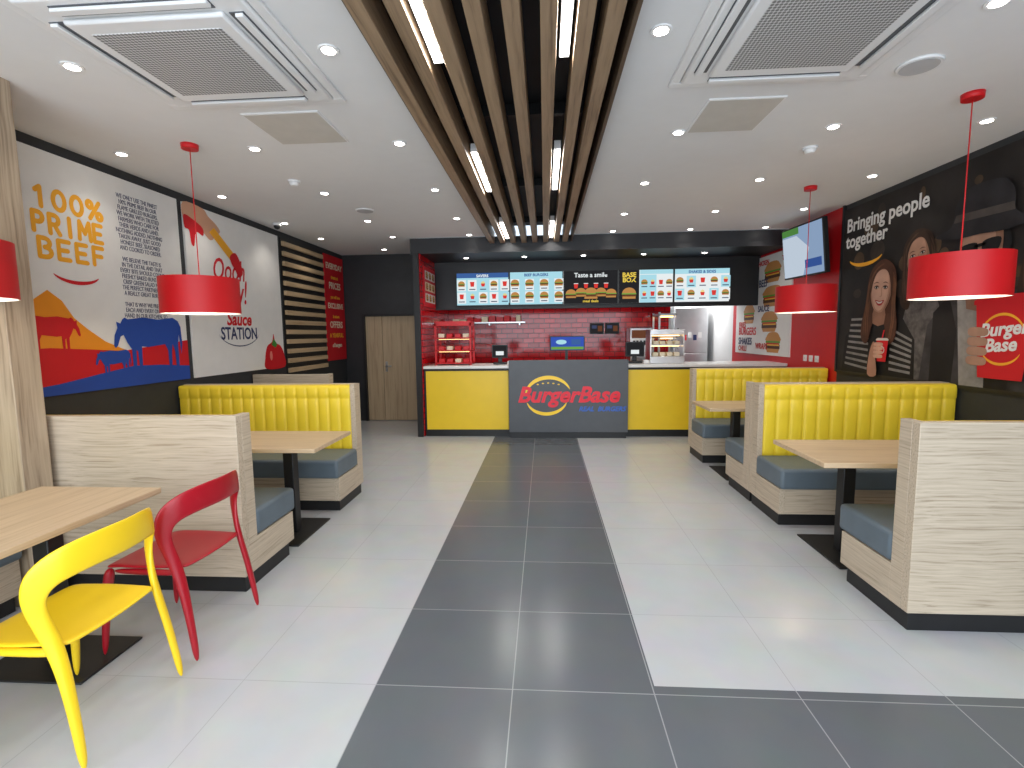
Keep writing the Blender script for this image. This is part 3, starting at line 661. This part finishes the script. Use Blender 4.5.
# ------------------------------------------------------------ counter
CY0,CY1=7.22,7.86
b=MB('service_counter')
b.box(-1.79,XR-.01,CY0+.05,CY1-.02,0,.10,M_black)
b.box(-1.79,XR-.01,CY0+.02,CY1-.02,.10,1.02,M_black)
for x0,x1 in ((-1.76,-.53),(1.20,2.42),(2.43,XR-.03)): b.box(x0,x1,CY0,CY0+.02,.11,.985,M_yel,bev=.003)
b.box(-1.79,XR-.01,CY0-.03,CY1,1.02,1.06,M_ctop,bev=.006)
b.finish(loc=(0,0,0))
b=MB('counter_logo_panel')
PX0,PX1=-.52,1.19
b.box(PX0,PX1,CY0-.10,CY0-.033,.09,1.14,M_panel,bev=.004); b.box(PX0+.02,PX1-.02,CY0-.08,CY0-.033,0,.09,M_black)
c=Canvas(b,(0,CY0-.1005,0),(1,0,0),(0,0,1),step=.002)
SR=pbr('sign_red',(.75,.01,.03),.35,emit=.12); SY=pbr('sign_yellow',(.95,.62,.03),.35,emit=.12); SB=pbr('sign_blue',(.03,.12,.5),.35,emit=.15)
cx=.33
c.text('BurgerBase',cx,.535,.315,SR,2,align='CENTER',shear=.28,off=.010,sx=1.0)
c.arc(.05,.62,.33,.27,18,172,.055,SY,1,rot=.05); c.arc(.03,.60,.30,.24,195,338,.050,SY,1,rot=.05)
for k in range(5): c.ell(-.10+.075*k,.79+.02*math.sin(k*.8),.016,.009,SY,1)
c.text('REAL  BURGERS',.82,.40,.095,SB,2,align='CENTER',shear=.28,off=.003)
b.finish(loc=(0,0,0),recalc=False)

# menu header
b=MB('wall_menu_header'); b.box(-1.8,XR,8.22,8.30,1.93,2.70,M_black); b.finish(loc=(0,0,0))
S_cy=emis('menu_cyan',(.42,.74,.84),.95); S_wh=emis('menu_white',(.80,.85,.86),1.0); S_bk=emis('menu_black',(.02,.02,.022),1); S_rd=emis('menu_red',(.75,.05,.04),.9); S_yl=emis('menu_yellow',(.95,.7,.1),.9)
S_bun=emis('menu_bun',(.62,.30,.09),.8); S_pat=emis('menu_patty',(.16,.06,.03),.8); S_gr=emis('menu_green',(.2,.45,.08),.8); S_bl=emis('menu_blue',(.06,.15,.42),.8); S_tx=emis('menu_text',(.08,.1,.2),.6)
def mburger(c,a,b_,w,l):
    c.ell(a,b_+.05*w,.5*w,.42*w,S_bun,l,t0=0,t1=180,n=10); c.rect(a-.52*w,a+.52*w,b_-.03*w,b_+.06*w,S_gr,l+1); c.rect(a-.5*w,a+.5*w,b_-.18*w,b_-.02*w,S_pat,l+1); c.rect(a-.47*w,a+.47*w,b_-.34*w,b_-.17*w,S_bun,l+1)
def mdrink(c,a,b_,w,l): c.poly([(a-.25*w,b_-.35*w),(a+.25*w,b_-.35*w),(a+.33*w,b_+.35*w),(a-.33*w,b_+.35*w)],S_rd,l); c.rect(a-.36*w,a+.36*w,b_+.35*w,b_+.45*w,S_wh,l+1)
def mfry(c,a,b_,w,l):
    for k in range(5): c.rect(a-.26*w+.11*w*k,a-.18*w+.11*w*k,b_,b_+(.45-.06*abs(k-2))*w,S_yl,l)
    c.poly([(a-.22*w,b_-.35*w),(a+.22*w,b_-.35*w),(a+.32*w,b_+.1*w),(a-.32*w,b_+.1*w)],S_rd,l+1)
sw,sh=.870,.54; mz0=1.985
for k in range(5):
    x0=-1.44+k*(sw+.006); b=MB('menu_screen'); b.box(x0,x0+sw,8.155,8.215,mz0,mz0+sh,M_black,bev=.003)
    c=Canvas(b,(x0,8.1545,mz0),(1,0,0),(0,0,1),step=.001); e=.012
    if k in (0,1,4):
        c.rect(e,sw-e,e,sh-e,S_cy if k!=4 else S_wh,1); c.rect(e,sw-e,sh-.09,sh-e,S_cy if k else S_bl,2)
        c.text(['SAVERS','BEEF BURGERS','','','SHAKES & SIDES'][k],sw/2,sh-.078,.06,S_bl if k else S_wh,3,align='CENTER',off=.002)
        cols=5 if k!=1 else 4
        for r in range(2):
            for q in range(cols):
                a=.09+q*(sw-.16)/(cols-1); bb=.33-r*.20
                c.rect(a-.072,a+.072,bb-.09,bb+.09,[S_wh,S_wh,S_cy][(q+r+k)%3] if k!=1 else S_wh,3)
                [mburger,mdrink,mfry][(q*(k+1)+r)%3 if k!=1 else 0](c,a,bb+.02,.11 if k!=1 else .135,4)
                c.rect(a-.05,a+.05,bb-.07,bb-.055,S_tx,6)
    elif k==2:
        c.rect(e,sw-e,e,sh-e,S_bk,1); c.text('Taste a smile',sw/2,sh-.11,.10,S_wh,2,align='CENTER',off=.002)
        for q in range(5): mburger(c,.12+q*.16,.16+.02*(q%2),.17 if q!=2 else .22,3)
        for q in range(4): mdrink(c,.2+q*.16,.29,.10,2)
        c.text('meal deals',sw/2,.03,.06,S_yl,9,align='CENTER',off=.001)
    else:
        c.rect(e,sw-e,e,sh-e,S_wh,1); c.rect(e,.33,e,sh-e,S_bk,2); c.text('BASE\nBOX',.17,sh-.12,.10,S_yl,3,align='CENTER',off=.003,line=.8); mburger(c,.17,.15,.22,3); c.rect(.34,sw-e,sh-.08,sh-e,S_cy,2); c.rect(.34,.60,e,sh-.09,S_cy,2)
        for r in range(2):
            for q in range(4):
                a=.41+q*.13; bb=.33-r*.18; [mburger,mfry,mdrink][(q+r)%3](c,a,bb,.10,3); c.rect(a-.045,a+.045,bb-.075,bb-.06,S_tx,5)
    b.finish(recalc=False)
# side-wall menu print in kitchen
b=MB('wall_poster'); b.box(-1.80,-1.785,7.4,8.15,1.95,2.55,Fr); c=Canvas(b,(-1.7845,0,0),(0,1,0),(0,0,1))
for r in range(3): c.rect(7.45,8.1,2.02+r*.17,2.15+r*.17,[Fw,Fcream,Fw][r],1); 
for r in range(3):
    for q in range(3): burger(c,7.56+q*.21,2.08+r*.17,.14,.11,2)
b.finish(loc=(0,0,0),recalc=False)

# ------------------------------------------------------------ counter-top items
def pos(x,y,w=.26,h=.19,col=None,face=1):
    b=MB('point_of_sale_terminal'); z=1.061
    b.box(x-.10,x+.10,y-.09,y+.09,z,z+.03,M_black,bev=.008); b.box(x-.03,x+.03,y-.015,y+.025,z+.03,z+.14,M_black,bev=.004)
    b.box(x-w/2,x+w/2,y-.03,y-.005,z+.10,z+.10+h,M_black,bev=.006); b.box(x-w/2+.015,x+w/2-.015,y-.0315,y-.0302,z+.115,z+.085+h,col or S_bk)
    b.box(x+.12,x+.20,y-.12,y+.02,z,z+.05,M_white,bev=.01)
    b.box(x-.06,x+.06,y-.0325,y-.0316,z+.14,z+.20,S_wh)
    b.finish()
pos(-.68,7.55,.24,.20); pos(1.35,7.55,.28,.22)
b=MB('customer_display'); z=1.061
b.box(.20,.46,7.42,7.58,z,z+.02,M_black,bev=.005); b.box(.31,.35,7.49,7.53,z+.02,z+.2,M_black); b.box(.08,.60,7.46,7.50,z+.20,z+.42,M_black,bev=.006)
c=Canvas(b,(.08,7.4595,z+.20),(1,0,0),(0,0,1)); c.rect(.015,.505,.015,.205,emis('display_blue',(.04,.09,.45),1.0),1); c.rect(.02,.5,.02,.06,S_gr,2); c.ell(.17,.13,.08,.035,S_cy,2); c.rect(.32,.46,.09,.17,S_bl,2)
b.finish()
b=MB('food_display_rack'); x0,x1,y0,y1,z0=-1.66,-1.10,7.42,7.80,1.061
for x in (x0,x1-.03):
    for y in (y0,y1-.03): b.box(x,x+.03,y,y+.03,z0,z0+.64,M_redp,bev=.003)
for k in range(4):
    z=z0+.02+k*.19; b.box(x0,x1,y0,y1,z,z+.015,M_redp,bev=.002)
    if k<3:
        for q in range(4): b.box(x0+.05+q*.125,x0+.14+q*.125,y0+.05,y0+.2,z+.015,z+.075,[M_shade,M_redp,Fcream][(q+k)%3],bev=.006)
b.box(x0,x1,y0,y1,z0+.60,z0+.66,M_redp,bev=.004)
for k in range(2): b.box(x0+.04,x1-.04,y0+.12,y0+.14,z0+.195+.19*k+.0,z0+.20+.19*k,E_warm)
b.finish()
b=MB('food_warmer'); x0,x1,y0,y1,z0=1.56,2.06,7.46,7.80,1.061
b.box(x0,x1,y0,y1,z0,z0+.10,M_steel,bev=.004); b.box(x0,x1,y0,y1,z0+.42,z0+.50,M_steel,bev=.004); b.box(x0,x0+.02,y0,y1,z0+.1,z0+.42,M_steel); b.box(x1-.02,x1,y0,y1,z0+.1,z0+.42,M_steel); b.box(x0+.02,x1-.02,y0+.02,y1-.02,z0+.26,z0+.275,M_steel)
b.box(x0+.04,x1-.04,y0+.15,y0+.17,z0+.40,z0+.415,E_warm); b.box(x0+.04,x1-.04,y0+.15,y0+.17,z0+.245,z0+.255,E_warm)
for q in range(4): b.box(x0+.05+q*.105,x0+.13+q*.105,y0+.05,y0+.16,z0+.10,z0+.16,Fcream,bev=.01); b.box(x0+.05+q*.105,x0+.13+q*.105,y0+.05,y0+.16,z0+.275,z0+.33,Fcream,bev=.01)
b.finish()
for x in (.84,1.12):
    b=MB('wall_monitor'); b.box(x,x+.25,YK-.05,YK-.001,1.50,1.70,M_black,bev=.004); c=Canvas(b,(x,YK-.0505,1.50),(1,0,0),(0,0,1)); c.rect(.012,.238,.012,.188,S_bk,1); c.rect(.03,.12,.1,.16,S_tx,2); c.rect(.14,.22,.05,.15,S_pat,2); b.finish()
b=MB('wall_shelf'); b.box(-1.75,-.35,YK-.28,YK-.001,1.72,1.74,M_steel)
for x in (-1.5,-1.0,-.45): b.box(x-.01,x+.01,YK-.26,YK-.001,1.68,1.72,M_steel)
b.finish()
b=MB('takeaway_packaging')
x=-1.68
while x<-.5:
    w=random.uniform(.07,.14); h=random.uniform(.05,.12); b.box(x,x+w,YK-.22,YK-.06,1.741,1.74+h,random.choice([M_redp,M_shade,Fcream,M_redp]),bev=.004); x+=w+.02
b.finish()
# kitchen equipment behind
b=MB('upright_fridge'); b.box(2.62,3.30,10.3,10.95,.1,2.02,M_steel,bev=.01); b.box(2.64,3.28,10.275,10.30,.2,1.08,M_steel,bev=.006); b.box(2.64,3.28,10.275,10.30,1.10,2.0,M_steel,bev=.006)
b.box(2.68,2.70,10.24,10.26,1.2,1.6,M_black); b.box(2.68,2.70,10.24,10.26,.7,1.0,M_black)
for z in (1.2,1.58,.72,.98): b.box(2.68,2.70,10.26,10.275,z-.01,z+.01,M_black)
for x in (2.66,3.24):
    for y in (10.33,10.9): b.cyl((x,y),0,.1,.02,M_steel,seg=12)
for k in range(4): b.box(2.8+.1*k,2.87+.1*k,10.272,10.275,1.35+.05*(k%2),1.46+.05*(k%2),[Fr,Fw,Fdb,Fw][k])
b.finish()
b=MB('back_counter'); b.box(-1.75,1.93,8.72,9.28,.05,.90,M_steel,bev=.004); b.box(-1.75,1.93,8.70,9.28,.90,.94,M_steel,bev=.004)
for x in (-1.6,.2,1.80): b.box(x,x+.06,8.8,8.86,0,.05,M_black)
b.finish()
b=MB('drinks_machine'); b.box(1.50,1.88,8.85,9.25,.941,1.60,M_steel,bev=.01); b.box(1.53,1.85,8.835,8.85,1.42,1.56,S_pat)
for k in range(5): b.box(1.55+k*.06,1.58+k*.06,8.80,8.85,1.30,1.38,M_black,bev=.004)
b.finish()
# stainless heated pass with shelf lamps
b=MB('heated_pass'); x0,x1,y0,y1=1.96,2.28,8.72,9.22
for x in (x0,x1-.03):
    for y in (y0,y1-.03): b.box(x,x+.03,y,y+.03,0,1.86,M_steel)
for z in (.5,1.05,1.42,1.80): b.box(x0,x1,y0,y1,z,z+.04,M_steel,bev=.004)
b.box(x0+.05,x1-.05,y0+.1,y0+.13,1.775,1.80,E_warm); b.box(x0+.05,x1-.05,y0+.1,y0+.13,1.40,1.42,E_warm)
for q in range(2): b.box(x0+.05+q*.12,x0+.14+q*.12,y0+.05,y0+.2,1.09,1.17,Fcream,bev=.01); b.box(x0+.05+q*.12,x0+.14+q*.12,y0+.05,y0+.2,1.46,1.54,Fw,bev=.01)
b.finish()
l=bpy.data.lights.new('kitchen_tube','AREA'); l.shape='RECTANGLE'; l.size=.9; l.size_y=.3; l.energy=28
b=MB('kitchen_ceiling_light'); b.box(2.4,3.3,10.05,10.35-.1,2.55,2.60,M_white); b.box(2.42,3.28,10.07,10.23,2.545,2.55,E_led); o=b.finish()
lo=bpy.data.objects.new('kitchen_tube',l); COL.objects.link(lo); lo.parent=o; lo.location=(0,0,-.02)

# ------------------------------------------------------------ daylight
w=bpy.data.worlds.new('World'); scene.world=w; w.use_nodes=True
bg=w.node_tree.nodes['Background']; bg.inputs[0].default_value=(.76,.88,1,1); bg.inputs[1].default_value=1.35
l=bpy.data.lights.new('shopfront_daylight','AREA'); l.shape='RECTANGLE'; l.size=6.6; l.size_y=2.55; l.energy=205; l.color=(.82,.91,1)
lo=bpy.data.objects.new('shopfront_daylight',l); COL.objects.link(lo); lo.location=(-.05,YF+.06,1.45); lo.rotation_euler=(math.radians(90),0,0)

# ------------------------------------------------------------ camera
cd=bpy.data.cameras.new('Camera'); cd.sensor_width=36; cd.lens=495/1024*36; cd.clip_start=.05; cd.clip_end=60
co=bpy.data.objects.new('Camera',cd); COL.objects.link(co)
yaw,pitch_,roll=math.radians(3.8),math.radians(5.77),math.radians(.7)
R=Matrix.Rotation(yaw,4,'Z')@Matrix.Rotation(math.radians(90)-pitch_,4,'X')@Matrix.Rotation(-roll,4,'Z')
co.matrix_world=Matrix.Translation((0,0,1.52))@R
scene.camera=co
